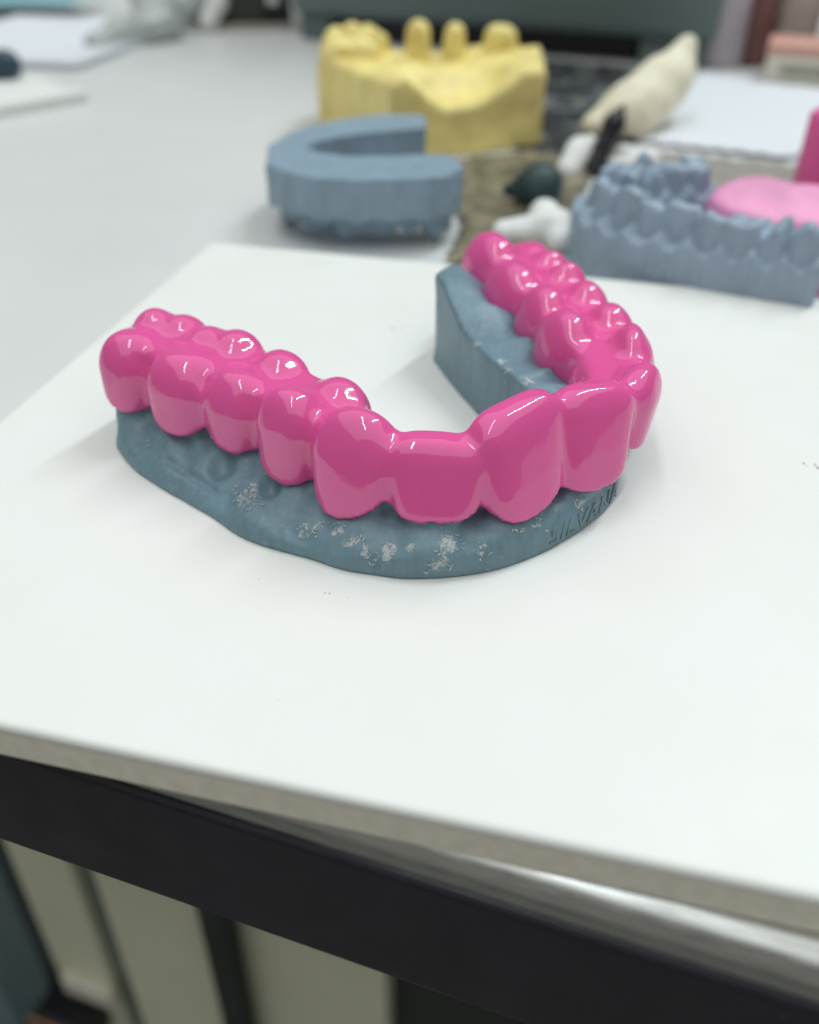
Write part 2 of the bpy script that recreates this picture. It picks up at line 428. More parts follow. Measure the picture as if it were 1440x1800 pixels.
for (t, x, y, ang, a, b, zt, dm, ex, tb, lx, ly, tilt) in LOBES:
    rr = max(a, b)+3.5
    sl = G.sub((x-rr, y-rr, -1), (x+rr, y+rr, zt+4))
    X = G.X[sl[0]]; Y = G.Y[:, sl[1]]; Z = G.Z[:, :, sl[2]]
    ca, sa = math.cos(R(ang)), math.sin(R(ang))
    w = np.clip((Z-5.5)/(zt-5.5), -0.3, 1.1)
    sc = 0.86+0.20*np.sqrt(np.clip(w, 0, 1))-0.06*w**3
    dx = X-x-lx*(Z-10.5); dy = Y-y-ly*(Z-10.5)
    u = (dx*ca+dy*sa)/(a*sc); v = (-dx*sa+dy*ca)/(b*(1+(tb-1)*np.clip(w, 0, 1)**1.5)*(0.93+0.07*sc))
    q = (np.abs(u)**ex+np.abs(v)**ex)**(1/ex)
    side = (q-1)*min(a, b*0.85); top = (Z-(zt+tilt*u*a-dm*np.minimum(q, 1.6)**2))*0.8
    L = smax(side, top, 1.7 if t in (5, 6, 7) else 2.3)
    kk = 0.8 if t in (4, 5, 6, 7) else 1.5
    O[sl] = smin(O[sl], L, kk)
# core joining the teeth
topc = np.interp(s2, [-1, 0, 3, 4, 5, 7, 8, 9, 10, 13, 14], [12.5, 13.5, 13.0, 12.6, 11.1, 12.4, 13.0, 13.2, 12.8, 13.2, 12.4])
wid = np.interp(s2, [-1, 0, 3, 4, 5, 7, 8, 9, 10, 13, 14], [4.2, 4.6, 3.8, 2.4, 1.6, 1.7, 3.0, 4.4, 4.2, 4.6, 3.8])
end = np.maximum(-0.35-s2, s2-13.35)*8
core = smax(smax((np.abs(r2)-wid)[:, :, None], G.Z-topc[:, :, None], 1.5), end[:, :, None], 1.0)
O = smin(O, core.astype(np.float32), 1.5)
webr = np.interp(s2, [-1, 0, 1, 2, 3, 4, 5, 6, 7, 8, 9, 10, 12, 14], [4.6, 5.2, 5.2, 4.9, 4.4, 3.5, 3.3, 2.3, 2.7, 3.0, 2.6, 4.0, 4.6, 4.0])
webz = np.interp(s2, [-1, 3, 4, 7, 9, 14], [10.5, 10.5, 10.0, 11.0, 10.5, 10.5])
web = smax(smax(np.maximum(r2-webr, -0.5-r2)[:, :, None], (G.Z-webz[:, :, None])*0.7, 2.0), end[:, :, None], 1.0)
O = smin(O, web.astype(np.float32), 1.2)
nz = vnoise(np.stack(np.broadcast_arrays(G.X, G.Y, G.Z), -1), 0.30, 3).astype(np.float32)
O = O+0.05*nz
# scalloped margin of the pink tray
lo_b = np.interp(s2, [-1, 0, 1, 2, 3, 4, 5, 6, 7, 8, 9, 10, 14], [5.2, 5.2, 5.2, 5.2, 5.0, 4.4, 5.8, 4.7, 5.0, 5.6, 6.0, 6.4, 7.2])
zb = lo_b+1.75*w2**2.0
zl = np.interp(s2, [-1, 5, 8, 10, 14], [8.6, 8.4, 8.4, 8.6, 9.4])+1.2*w2**2
side_w = sstep(-1.2, 1.2, r2)
fine = vnoise(np.stack([G.X2, G.Y2, 0*G.X2], -1), 1.3, 8)
zm = zl+(zb-zl)*side_w
cut = (zm+0.10*fine)[:, :, None]-G.Z
pink = np.maximum(np.maximum(O, -(O+1.0)), cut).astype(np.float32)
V, Q, nr = surface(pink, G)
cz = V[Q].mean(1)
_, _, ii = seg_dist(cz[:, 0], cz[:, 1], arch)
tid = np.clip(np.round(ii/12-1), 0, 13).astype(int)
tray = empty("dental_tray", (0, 0, 0))
tag(tray, "glossy bright pink moulded tray covering the teeth of the front grey model", "dental tray")
for t in range(14):
    link("tooth_cap", submesh("tooth_cap", V, Q, nr, tid == t), M_pink, tray)

bm = bmesh.new(); rs = np.random.RandomState(11)
mk = np.where((np.abs(V[:, 2]-np.interp(V[:, 0], [-40, -30, -20, -10], [5.6, 5.6, 5.8, 5.8])) < 0.9) & (V[:, 1] < 104) & (V[:, 0] < 8) & (nr[:, 2] < -0.35))[0]
for j in rs.choice(mk, 46):
    c = Vector(V[j]); n_ = Vector(nr[j])
    tdir = Vector(rs.randn(3)); tdir = (tdir-n_*tdir.dot(n_)*0.6).normalized(); b_ = n_.cross(tdir).normalized()
    L_ = rs.uniform(0.12, 0.40); w_ = rs.uniform(0.03, 0.09); prev = None
    for i in range(4):
        t = i/3; pos = c+tdir*L_*(t-0.3)+n_*(0.10*math.sin(t*2.6)); ww = w_*(1.1-t*0.8)
        a_ = bm.verts.new((pos+b_*ww)*S); e_ = bm.verts.new((pos-b_*ww+n_*0.04)*S)
        if prev: bm.faces.new((prev[0], a_, e_, prev[1]))
        prev = (a_, e_)
o = bm_obj("frayed_edge", bm, simple("pale_pink_shreds", (0.76, 0.30, 0.50), 0.5), tray); o["kind"] = "stuff"

# grey model under it
outer = catmull([(-37.4, 101.7), (-34.6, 97.5), (-31, 93.7), (-25.3, 89.0), (-19.6, 83.9), (-17.2, 82.1), (-13.4, 80.4), (-7.3, 77.6), (-2.4, 76.2),
                 (0.6, 75.9), (4.8, 76.2), (9.7, 77.6), (15, 80.7), (19.5, 84.6), (23.4, 89.2), (25.4, 94.0), (25.6, 98.5), (26.6, 105), (27.8, 113),
                 (28.3, 122), (26.8, 130), (24.6, 138), (21, 145)], 6)
inner = catmull([(3.6, 126.3), (5.7, 119.7), (9.6, 109.4), (13, 102.5), (14.2, 97.5), (11.6, 92.8), (5, 89.9), (-3, 91.5), (-8.2, 97.2), (-13.4, 102.9),
                 (-19, 108.4), (-25, 114.2)], 6)
foot = np.vstack([outer, [(11.5, 141.5)], inner, [(-33.5, 115.5), (-37.3, 110)]])
fp = poly_sd(G.X2, G.Y2, foot)
k105 = int(round((5.4+0.7)/G.h))
L2 = np.maximum(O[:, :, k105]+0.45, fp+0.15)
dl = np.maximum(O[:, :, int(round((10.5+0.7)/G.h))], 0)
right = sstep(5, 12, G.X2)
right = sstep(-4, 3, G.X2)
rim = 8.0+1.7*right+right*4.2*sstep(113, 126, G.Y2)
zsh = rim+(np.maximum(zl+0.3, rim*0.74)-rim)*np.exp(-(dl/1.8)**1.0)
cap = zsh+((zb+0.25)-zsh)*side_w
zs = np.interp(G.X2, [-38, -20, -6, 2, 40], [0.4, 0.3, 1.4, 3.0, 3.3])
m = sstep(0, 1, (G.Z-zs[:, :, None])/(5.3-zs[:, :, None]))*sstep(-0.5, 2.0, r2)[:, :, None]
base = fp[:, :, None]*(1-m)+L2[:, :, None]*m
# small ledge above the lettered rim, and soft modelling of the gum
base = base+0.16*nz+0.28*np.exp(-((G.Z-(zs+0.4)[:, :, None])/0.45)**2)*(sstep(-4, 6, G.X2)*side_w)[:, :, None]
# furrows along the left flange
fx = [((-28.0, 97.8, 6.0), (-26.9, 93.8, 3.6), 1.0, 3.6), ((-22.2, 95.0, 6.4), (-21.9, 92.2, 3.2), 1.3, 4.2), ((-15.4, 90.6, 6.0), (-15.6, 87.6, 3.4), 1.25, 3.8),
      ((-33.2, 99.6, 5.8), (-32.4, 97.6, 4.4), 0.8, 1.0), ((-10.0, 84.4, 5.8), (-9.4, 80.8, 4.0), 1.1, 1.3), ((-28.9, 94.9, 2.6), (-22.3, 89.3, 1.9), 0.5, 0.9),
      ((-18.0, 84.2, 2.0), (-14.0, 81.8, 1.5), 0.9, -0.9), ((-15.5, 82.4, 3.0), (-11.0, 80.0, 2.2), 0.8, 0.6), ((-9, 79.3, 1.6), (-3, 76.9, 1.5), 0.6, 0.35),
      ((-1.6, 79.6, 5.6), (-1.4, 77.4, 3.9), 1.2, 0.8), ((6.4, 79.4, 5.6), (6.2, 77.4, 4.0), 1.2, 0.8), ((15.6, 84.0, 5.8), (15.2, 81.2, 4.4), 1.1, 0.9), ((22.6, 89.6, 5.8), (22.2, 87.6, 4.6), 1.0, 0.8)]
for A, B, rad, dep in fx:
    A = np.array(A); B = np.array(B); d = B-A
    t = np.clip(((G.X-A[0])*d[0]+(G.Y-A[1])*d[1]+(G.Z-A[2])*d[2])/(d@d), 0, 1)
    dist2 = (G.X-A[0]-t*d[0])**2+(G.Y-A[1]-t*d[1])**2+(G.Z-A[2]-t*d[2])**2
    base = base+dep*np.exp(-dist2/(rad*rad))
base = smax(base, (G.Z-cap[:, :, None])*0.9, 0.7)
stub = smax(O+1.15, 2.0-G.Z, 0.5)
grey = np.maximum(smin(base, stub, 0.3), -G.Z).astype(np.float32)
V, Q, nr = surface(grey, G)
SP = [(-19.2, 86.6, 4.0, 3.4, 1.25), (-17.9, 85.9, 3.6, 2.2, 1.2), (-20.4, 87.6, 4.6, 1.6, 1.1), (-7.8, 79.6, 4.2, 1.4, 1.1), (0.4, 76.8, 3.6, 1.2, 1), (5.2, 76.9, 3.8, 1.3, 1), (-20.6, 86.3, 3.2, 1.2, .8), (-10.8, 80.9, 3.0, 2.0, 1), (-6.0, 78.4, 3.0, 1.2, .8), (-2.3, 77.0, 3.2, 2.2, 1), (3.2, 76.6, 3.0, 2.2, 1),
      (-4.7, 77.8, 2.8, 1.2, .9), (7.2, 77.3, 3.6, 1.2, .7), (11.5, 78.4, 4.2, 1.5, 1), (14.6, 80.2, 4.6, 1.5, 1), (19.6, 84.2, 4.6, 1.5, .9), (22.4, 87.6, 4.6, 2.2, 1), (24.2, 90.2, 5.2, 2.0, .9),
      (14.8, 102.2, 9.6, 2.2, 1), (12.6, 105.2, 9.4, 1.4, .9), (9.6, 112.4, 9.3, 1.8, .8), (11.6, 107.4, 9.3, 1.4, .8), (8.0, 115.8, 9.6, 1.5, .6), (-25.0, 90.5, 2.6, 1.0, .6), (-33, 97.4, 4, 1.6, .35)]
rs = np.random.RandomState(21); SQ = []
for x, y, z, rad, st in SP:                          # break each patch into a few uneven smears
    dr = rs.randn(3); dr[2] = abs(dr[2])+0.6; dr /= np.linalg.norm(dr); m_ = rs.randint(3, 8)
    for k in range(m_):
        t = rs.uniform(-1.1, 1.1)*rad
        SQ.append((x+dr[0]*t+rs.randn()*rad*.2, y+dr[1]*t*0.4+rs.randn()*rad*.1, z+dr[2]*t*0.8+rs.randn()*rad*.15, rad*rs.uniform(0.28, 0.72), st*rs.uniform(0.8, 1.15)))
SP = SQ
sc = np.zeros(len(V))
for x, y, z, rad, st in SP:
    d = np.sqrt((V[:, 0]-x)**2+(V[:, 1]-y)**2+(V[:, 2]-z)**2); sc = np.maximum(sc, st*np.clip(1.3-d/(rad*0.9), 0, 1))
model = empty("dental_model", (0, 0, 0))
tag(model, "blue grey horseshoe dental model wearing the pink tray on the white tile", "dental model")
gum = link("gum_base", submesh("gum_base", V, Q, nr, None, {"scuff": sc}), M_grey, model)

# raised name on the front right rim, bent round the wall
fc = bpy.data.curves.new("lettering", 'FONT'); fc.body = "SILVANA"; fc.size = 3.1; fc.extrude = 0.16; fc.space_character = 1.12; fc.shear = 0.10; fc.resolution_u = 3
to = bpy.data.objects.new("lettering_source", fc); COL.objects.link(to)
dg = bpy.context.evaluated_depsgraph_get(); tm = bpy.data.meshes.new_from_object(to.evaluated_get(dg))
bpy.data.objects.remove(to)
bm = bmesh.new(); bm.from_mesh(tm); bmesh.ops.subdivide_edges(bm, edges=[e for e in bm.edges if e.calc_length() > 0.5], cuts=2)
path = catmull([(15, 80.7), (19.5, 84.6), (23.4, 89.2), (25.9, 94.0)], 20); cl = np.concatenate([[0], np.cumsum(np.linalg.norm(np.diff(path, axis=0), axis=1))])
for v in bm.verts:
    s = 0.2+v.co.x
    px = np.interp(s, cl, path[:, 0]); py = np.interp(s, cl, path[:, 1])
    qx = np.interp(s+0.3, cl, path[:, 0]); qy = np.interp(s+0.3, cl, path[:, 1]); ux, uy = qx-px, qy-py; l = math.hypot(ux, uy) or 1
    off = 0.02+v.co.z
    v.co = Vector((px+uy/l*off, py-ux/l*off, 0.75+v.co.y))*S
bm_obj("lettering", bm, M_letter, model)
# curled shavings left where the tray was trimmed
bm = bmesh.new(); rs = np.random.RandomState(5)
gv = np.array(V)
for x, y, z, rad, st in SP:
    for k in range(int(2.2*st*rad+rs.rand())):
        p = np.array([x, y, z])+rs.randn(3)*rad*0.42
        j = np.argmin(((gv-p)**2).sum(1)); c = gv[j]+nr[j]*0.08; nn = Vector(nr[j])
        tdir = Vector(rs.randn(3)); tdir = (tdir-nn*tdir.dot(nn)).normalized(); bd_ = nn.cross(tdir)
        L = rs.uniform(0.15, 0.6); w = rs.uniform(0.03, 0.10); prev = None; cu = rs.uniform(-1.2, 1.2)
        for i in range(5):
            t = i/4
            pos = Vector(c)+tdir*(L*(t-.5))+bd_*(cu*L*(t-.5)**2)+nn*(0.22*rs.rand()*math.sin(math.pi*t)+0.02)
            ww = w*(0.4+math.sin(math.pi*min(max(t, .05), .95)))*0.6
            a = bm.verts.new((pos+bd_*ww)*S); b = bm.verts.new((pos-bd_*ww+nn*0.03)*S)
            if prev: bm.faces.new((prev[0], a, b, prev[1]))
            prev = (a, b)
M_shave = simple("pale_shavings", (0.52, 0.56, 0.56), 0.6, 0.2, 2.0)
o = bm_obj("shavings", bm, M_shave, model); o["kind"] = "stuff"

# ------------------------------------------------------------------ things on the bench behind
ZB = -4.5
def lump(name, caps, k, mat, parent=None, h=0.8, noise=0.0, nsc=0.2, seed=1, floor=ZB, extra=None):
    """soft body from tapered capsules (p, q, r0, r1), flat where it stands"""
    C = np.array([list(c[0])+[max(c[2], c[3])] for c in caps]+[list(c[1])+[max(c[2], c[3])] for c in caps])
    lo = (C[:, :3]-C[:, 3:]).min(0)-2; hi = (C[:, :3]+C[:, 3:]).max(0)+2; lo[2] = max(lo[2], floor-1.0)
    g = Grid(lo, hi, h); F = g.field(20)
    for p, q, r0, r1 in caps:
        p = np.array(p, float); d = np.array(q, float)-p; L = max(d@d, 1e-6)
        t = np.clip(((g.X-p[0])*d[0]+(g.Y-p[1])*d[1]+(g.Z-p[2])*d[2])/L, 0, 1)
        D = np.sqrt((g.X-p[0]-t*d[0])**2+(g.Y-p[1]-t*d[1])**2+(g.Z-p[2]-t*d[2])**2)-(r0+(r1-r0)*t)
        F = smin(F, D, k)
    if noise: F = F+noise*vnoise(np.stack(np.broadcast_arrays(g.X, g.Y, g.Z), -1), nsc, seed)
    if extra: F = extra(g, F)
    F = np.maximum(F, floor-g.Z).astype(np.float32)
    V, Q, nr = surface(F, g)
    return link(name, submesh(name, V, Q, nr, None, None, False), mat, parent)

# ---- generic printed arch with teeth (base, then one mesh per tooth)
def arch_model(cen, half, zb, zt, ntooth, h, mat, parent, foot=None, flip=False, z0=ZB, rough=0.25, gumrise=1.0):
    P = catmull(cen, 10); P3 = P
    lo = P.min(0)-half-4; hi = P.max(0)+half+4
    g = Grid((lo[0], lo[1], z0-1), (hi[0], hi[1], zt+2.5), h)
    d, sd, si = seg_dist(g.X2, g.Y2, P)
    L = np.concatenate([[0], np.cumsum(np.linalg.norm(np.diff(P, axis=0), axis=1))])
    sl = np.interp(si, np.arange(len(P)), L)/L[-1]*ntooth        # 0..ntooth
    if foot is None:
        f = np.minimum(d-half, 9)
        for A, B in ((P[0], P[1]), (P[-1], P[-2])):               # square ends
            t_ = (A-B)/np.linalg.norm(A-B); q_ = (g.X2-A[0])*t_[0]+(g.Y2-A[1])*t_[1]
            near = (g.X2-A[0])**2+(g.Y2-A[1])**2 < (half+4)**2
            f = np.where(near, smax(f, q_-0.8, 1.0), f)
    else: f = poly_sd(g.X2, g.Y2, foot)
    zz = (z0+zb-g.Z) if flip else g.Z                             # flipped models hang their teeth downward
    w = np.abs(sl-np.floor(sl)-0.5)*2
    gum = zb+gumrise*(w**2-0.4)
    nz = vnoise(np.stack(np.broadcast_arrays(g.X, g.Y, g.Z), -1), 0.35, 7)
    base = smax(f[:, :, None]+0.0*g.Z, g.Z-gum[:, :, None], 1.2)+rough*nz
    T = g.field(9)
    for t in range(ntooth):
        c = (t+0.5)/ntooth*L[-1]; x = np.interp(c, L, P[:, 0]); y = np.interp(c, L, P[:, 1])
        x2 = np.interp(c+.5, L, P[:, 0]); y2 = np.interp(c+.5, L, P[:, 1]); x1 = np.interp(c-.5, L, P[:, 0]); y1 = np.interp(c-.5, L, P[:, 1])
        an = math.atan2(y2-y1, x2-x1)+0.18*math.sin(t*5.1); ca, sa = math.cos(an), math.sin(an); a = L[-1]/ntooth*(0.55+0.08*math.sin(t*3.7))
        front = abs(t-(ntooth-1)/2) < 3
        dx = g.X-x; dy = g.Y-y; u = (dx*ca+dy*sa)/a; v0 = -dx*sa+dy*ca
        for off, bb, dz in (((0, half*0.55, 0.6),) if front else ((half*0.34, half*0.44, 0.0), (-half*0.34, half*0.44, -0.5))):
            taper = 1-0.45*np.clip((g.Z-zb)/(zt-zb), 0, 1)*(1 if front else 0.4)
            v = (v0-off)/(bb*taper); q = np.sqrt(np.abs(u)**2.6+np.abs(v)**2.4)
            cusp = zt+dz+0.8*math.sin(t*2.3+off)-(0.5 if front else 0.9)*q**2+((0.6+0.5*math.sin(t*1.9))*np.cos(u*4.2+t*1.7) if not front else 0.25*np.cos(u*3+t))
            T = smin(T, smax((q-1)*min(a, bb), (g.Z-cusp)*0.8, 0.7), 0.5)
    F = np.minimum(smin(base, T, 0.6), 50); F = np.maximum(F, z0-g.Z).astype(np.float32)
    if flip: F = F[:, :, ::-1].copy()
    V, Q, nr = surface(F, g)
    if flip:
        c = V[Q].mean(1); zc = g.z[0]+g.z[-1]-c[:, 2]
    else: c = V[Q].mean(1); zc = c[:, 2]
    _, _, ii = seg_dist(c[:, 0], c[:, 1], P)
    tt = np.clip((np.interp(ii, np.arange(len(P)), L)/L[-1]*ntooth).astype(int), 0, ntooth-1)
    up = zc > zb+0.2
    if flip:
        off = z0-V[:, 2].min(); V = V+np.array([0, 0, off])
    link("base", submesh("base", V, Q, nr, ~up), mat, parent)
    for t in range(ntooth):
        k = up & (tt == t)
        if k.sum() > 8: link("tooth", submesh("tooth", V, Q, nr, k), mat, parent)

rm = empty("printed_dental_model"); tag(rm, "blue grey dental model standing teeth up behind the white tile, beside the pink lump", "dental model")
arch_model([(68.0, 150.5), (60.5, 154), (53.5, 157.5), (47.5, 161), (41.5, 165.5), (37, 171.5), (36, 178), (40, 184), (47.5, 188), (59, 191)], 5.2, 6.4, 11.6, 14, 0.6, M_grey3, rm, gumrise=2.2)
im = empty("printed_dental_model"); tag(im, "blue grey horseshoe dental model lying upside down, flat base upward", "dental model")
INV = [(-28.8, 192.6), (-24.9, 187.5), (-19.6, 183.8), (-11.5, 181.9), (-2.0, 182.5), (7.7, 184.2), (10.9, 191.4), (8.2, 199.3), (1.3, 198.9), (-12.3, 198.1), (-18.7, 200.6),
       (-21.8, 205.7), (-20.0, 210.5), (-13.2, 215.6), (-2.3, 219.4), (3.7, 221.8), (3.9, 232.0), (-6.3, 233.6), (-17.6, 227.3), (-26.2, 217.4), (-29.9, 205.7)]
arch_model([(8, 191.5), (-1, 190.2), (-11, 189.8), (-19, 192), (-25, 198), (-26, 206), (-23, 213.5), (-15, 220.5), (-6, 225), (3, 227.5)], 5.0, 4.3, 8.5, 14, 0.6, M_grey2, im, foot=np.array(INV), flip=True, gumrise=1.0)

# ---- yellow stone model with three pegs
ym = empty("stone_model"); tag(ym, "yellow stone dental model with three pegs and a molar block", "dental model")
YP = np.array([(-4.4, 246), (35, 260.5), (37, 290), (12, 298), (-24, 296), (-25.5, 279)])
gy = Grid((-30, 242, -5.5), (42, 302, 24), 0.8)
fy = poly_sd(gy.X2, gy.Y2, YP)
e = (gy.X2+4.4)*0.94+(gy.Y2-246)*0.34                               # along the front face
fr = -(gy.X2+4.4)*0.34+(gy.Y2-246)*0.94                              # back from it
rimy = np.interp(e, [-25, -16, -10, -4, 0, 4, 9, 14, 20, 26, 31, 36, 42], [5, 7, 10.5, 13.2, 14.4, 15.4, 11.2, 8.2, 7.2, 9.2, 12.0, 14.5, 14.8])
bk = np.interp(e, [-25, -5, 12, 20, 28, 42], [12, 14.5, 14.0, 12.5, 12.5, 15.0])
topy = rimy+(bk-rimy)*sstep(2, 20, fr)-3.2*np.exp(-((fr-11)/5)**2)*sstep(0, 10, e)*sstep(38, 30, e)
ny_ = vnoise(np.stack(np.broadcast_arrays(gy.X, gy.Y, gy.Z), -1), 0.22, 4)
Fy = smax(fy[:, :, None]+0.0*gy.Z, (gy.Z-topy[:, :, None])*0.8, 2.0)+0.5*ny_
Fy = np.maximum(Fy, ZB-gy.Z).astype(np.float32)
V, Q, nr = surface(Fy, gy); link("stone_base", submesh("stone_base", V, Q, nr), M_yellow, ym)
for x, y, zt_, r0, r1, bx in ((2.4, 284, 22.2, 3.3, 2.9, 0), (12.4, 285, 21.4, 3.3, 2.5, 0), (25.0, 286, 20.6, 4.2, 3.6, 1)):
    if bx: caps = [((x-1.6, y, 8), (x-1.2, y, zt_-2.8), 3.2, 2.9), ((x+1.6, y, 8), (x+1.4, y, zt_-3.2), 3.2, 2.9)]
    else: caps = [((x, y, 8), (x, y, zt_-r1), r0, r1)]
    caps = [(p, q, r0_*1.16, r1_*1.14) for p, q, r0_, r1_ in caps]
    lump("peg", caps, 1.0, M_yellow, ym, 0.6, 0.3, 0.3, 3)
lump("molar_block", [((-20, 278, 4), (-19.4, 278, 15.0), 5.4, 4.6), ((-12.5, 279, 4), (-12.6, 279, 14.2), 5.4, 4.6), ((-20, 287, 4), (-19.5, 287, 16.0), 5.2, 4.4),
     ((-11, 287, 4), (-11.2, 287, 16.4), 5.2, 4.4), ((-16, 283, 10), (-15.5, 284, 19.4), 3.4, 2.8), ((-9.4, 284, 8), (-9.2, 284, 17.2), 3.6, 3.0)], 1.6, M_yellow, ym, 0.6, 0.9, 0.34, 9)

# ---- pale shard, black handled knife, rod, knob, cotton
lump("plaster_shard", [((50, 267, -1.0), (60, 271, 2.0), 3.6, 7.2), ((60, 271, 2.0), (71, 281, 8.0), 7.2, 6.4), ((71, 281, 8.0), (76.6, 285, 15.8), 6.2, 2.9), ((66, 276, 3), (75, 284, 9), 6.5, 5.0)], 3.0, M_cream, None, 0.7, 0.5, 0.2, 2)
tag(bpy.data.objects["plaster_shard"], "cream plaster shard with a raised pointed end beside the white paper", "plaster piece")
kn = empty("wax_knife"); tag(kn, "small black handled wax knife leaning upright against the cream shard", "knife")
lump("handle", [((45.0, 234.6, -3.4), (47.2, 237, 2.0), 2.5, 2.1), ((47.2, 237, 2.0), (49.6, 239, 6.6), 2.1, 2.6), ((49.6, 239, 6.6), (51.4, 240, 10.2), 2.6, 0.6)], 0.8, M_black, kn, 0.4)
lump("shaft", [((48.2, 237.4, 1.0), (49.7, 238, -1.0), 0.5, 0.5), ((49.7, 238, -1.0), (57.5, 233.2, -3.9), 0.5, 0.4)], 0.3, simple("brass_rod", (0.30, 0.26, 0.14), 0.35, metal=0.7), kn, 0.25)
M_knob = simple("dark_green_rubber", (0.022, 0.052, 0.056), 0.5, 0.3, 0.2, 0.3)
lump("rubber_knob", [((28.6, 209, 0.4), (28.4, 208, 0.4), 5.2, 5.2), ((28, 209, 0.6), (22.0, 210.0, -0.4), 4.6, 1.4), ((28.0, 209.5, -2), (27.6, 209, -3.5), 2.6, 1.6)], 1.5, M_knob, None, 0.6, 0.3, 0.3)
tag(bpy.data.objects["rubber_knob"], "dark green rubber cone lying between the two grey models", "rubber cone")
lump("cotton_piece", [((20, 189, -3.2), (29, 188, -1.8), 3.2, 4.6), ((28, 196, -2), (30, 184, -3), 3.6, 3.4)], 2.0, M_white, None, 0.7, 0.8, 0.25, 5)
tag(bpy.data.objects["cotton_piece"], "white cotton lump in front of the dark green cone", "cotton")
lump("cotton_piece", [((38, 232, -2.6), (42, 239, 1.0), 2.6, 3.0), ((42, 239, 0), (45, 243, 1.5), 2.6, 1.6)], 2.0, M_white, None, 0.7, 0.6, 0.25, 6)
tag(bpy.data.objects["cotton_piece.001"], "white cotton lump just left of the black knife handle", "cotton")
lump("cotton_piece", [((50, 236, -3.4), (58, 238, -2.4), 2.4, 3.0), ((55, 244, -2.5), (60, 241, -2.8), 3.2, 2.6)], 2.0, M_white, None, 0.7, 0.8, 0.25, 7)
tag(bpy.data.objects["cotton_piece.002"], "white cotton lump under the thin rod behind the standing grey model", "cotton")

# ---- pink lump and upright pink piece at the right edge
M_pink2 = simple("pink_silicone", (0.86, 0.33, 0.59), 0.5, 0.22, 0.15, 0.2, 0.6)
M_pink3 = simple("deep_pink_plastic", (0.80, 0.12, 0.38), 0.35, 0.12, 0.1)
def flat(g, F): return smax(F, (g.Z-(5.2+(g.Y-172)*0.28))*0.9, 1.6)
lump("silicone_lump", [((64.5, 183, 2), (66, 181, 5), 7.0, 7.5), ((70, 181, 3), (84, 178, 2), 8.5, 9.0), ((79, 160, -1), (84, 172, 0), 7.5, 8.0)], 4.0, M_pink2, None, 0.8, 0.9, 0.16, 3, extra=flat)
tag(bpy.data.objects["silicone_lump"], "pale pink silicone lump with a flat top behind the standing grey model", "silicone")
pb = empty("pink_pot", (93, 207, ZB)); tag(pb, "deep pink plastic pot cut by the right frame edge", "pot")
lathe("pot_wall", [(9.0, 0), (9.4, 1), (8.8, 20), (7.6, 21), (0.5, 21.4)], M_pink3, pb)

# ---- crumpled sheets
def sheet(name, poly, z, amp, sc, mat, seed, thick=0.35, step=1.6):
    P = np.array(poly, float); lo = P.min(0); hi = P.max(0)
    xs = np.arange(lo[0]-1, hi[0]+2, step); ys = np.arange(lo[1]-1, hi[1]+2, step)
    X, Y = np.meshgrid(xs, ys, indexing='ij'); ins = poly_sd(X, Y, P) < 0
    Zt = z+amp*(0.5+0.5*vnoise(np.stack([X, Y, 0*X], -1), sc, seed))+amp*0.5*np.abs(vnoise(np.stack([X, Y, 0*X], -1), sc*2.3, seed+1))
    id_ = -np.ones(X.shape, int); V = []; F = []
    use = np.zeros(X.shape, bool); cells = ins[:-1, :-1] & ins[1:, 1:] & ins[1:, :-1] & ins[:-1, 1:]
    use[:-1, :-1] |= cells; use[1:, 1:] |= cells; use[1:, :-1] |= cells; use[:-1, 1:] |= cells
    id_[use] = np.arange(use.sum()); V = [(a, b, c) for a, b, c in zip(X[use], Y[use], Zt[use])]
    for i, j in np.argwhere(cells): F.append((id_[i, j], id_[i+1, j], id_[i+1, j+1], id_[i, j+1]))
    o = link(name, mesh_from(name, V, F), mat); md = o.modifiers.new("thickness", 'SOLIDIFY'); md.thickness = thick*S; md.offset = -1
    return o
M_film = mat_new("brown_film", (0.25, 0.215, 0.125), 0.35); nf = N(M_film)
nf.color(nf.ramp(nf.noise(0.16, 5, 0.65), 0.36, 0.66, (0.08, 0.078, 0.055), (0.31, 0.275, 0.185)))
tag(sheet("plastic_film", [(6, 174), (11, 198), (4, 226), (2, 240), (20, 249), (38, 251), (44, 228), (36, 204), (31, 184), (30, 178)], ZB+0.4, 1.6, 0.14, M_film, 4), "crumpled brown plastic film under the dark green cone", "plastic film")
M_mat = mat_new("black_mat", (0.02, 0.024, 0.03), 0.6); nf = N(M_mat)
nf.color(nf.ramp(nf.noise(0.13, 6, 0.68), 0.50, 0.72, (0.012, 0.016, 0.022), (0.34, 0.36, 0.34)))
tag(sheet("work_mat", [(-18, 392), (-8, 300), (20, 262), (34, 246), (50, 246), (62, 262), (64, 290), (96, 352), (84, 362), (30, 386)], ZB+0.3, 0.6, 0.08, M_mat, 8, step=2.5), "black work mat dusted with plaster behind the yellow model", "work mat")
tag(sheet("paper_sheet", [(60, 262), (97.5, 243), (140, 300), (134, 326), (99, 352), (70, 300)], ZB+0.9, 0.5, 0.02, M_paper, 2, step=2.5), "white paper sheet lying behind the pale pink lump", "paper")
tag(sheet("grey_cloth", [(56, 200), (100, 192), (118, 238), (97.5, 243), (62, 258), (48, 246)], ZB+0.2, 0.4, 0.05, simple("grey_brown_cloth", (0.30, 0.29, 0.26), 0.8, 0.2, 0.2, 0.4), 5, step=2.5), "grey brown cloth in front of the white paper", "cloth")

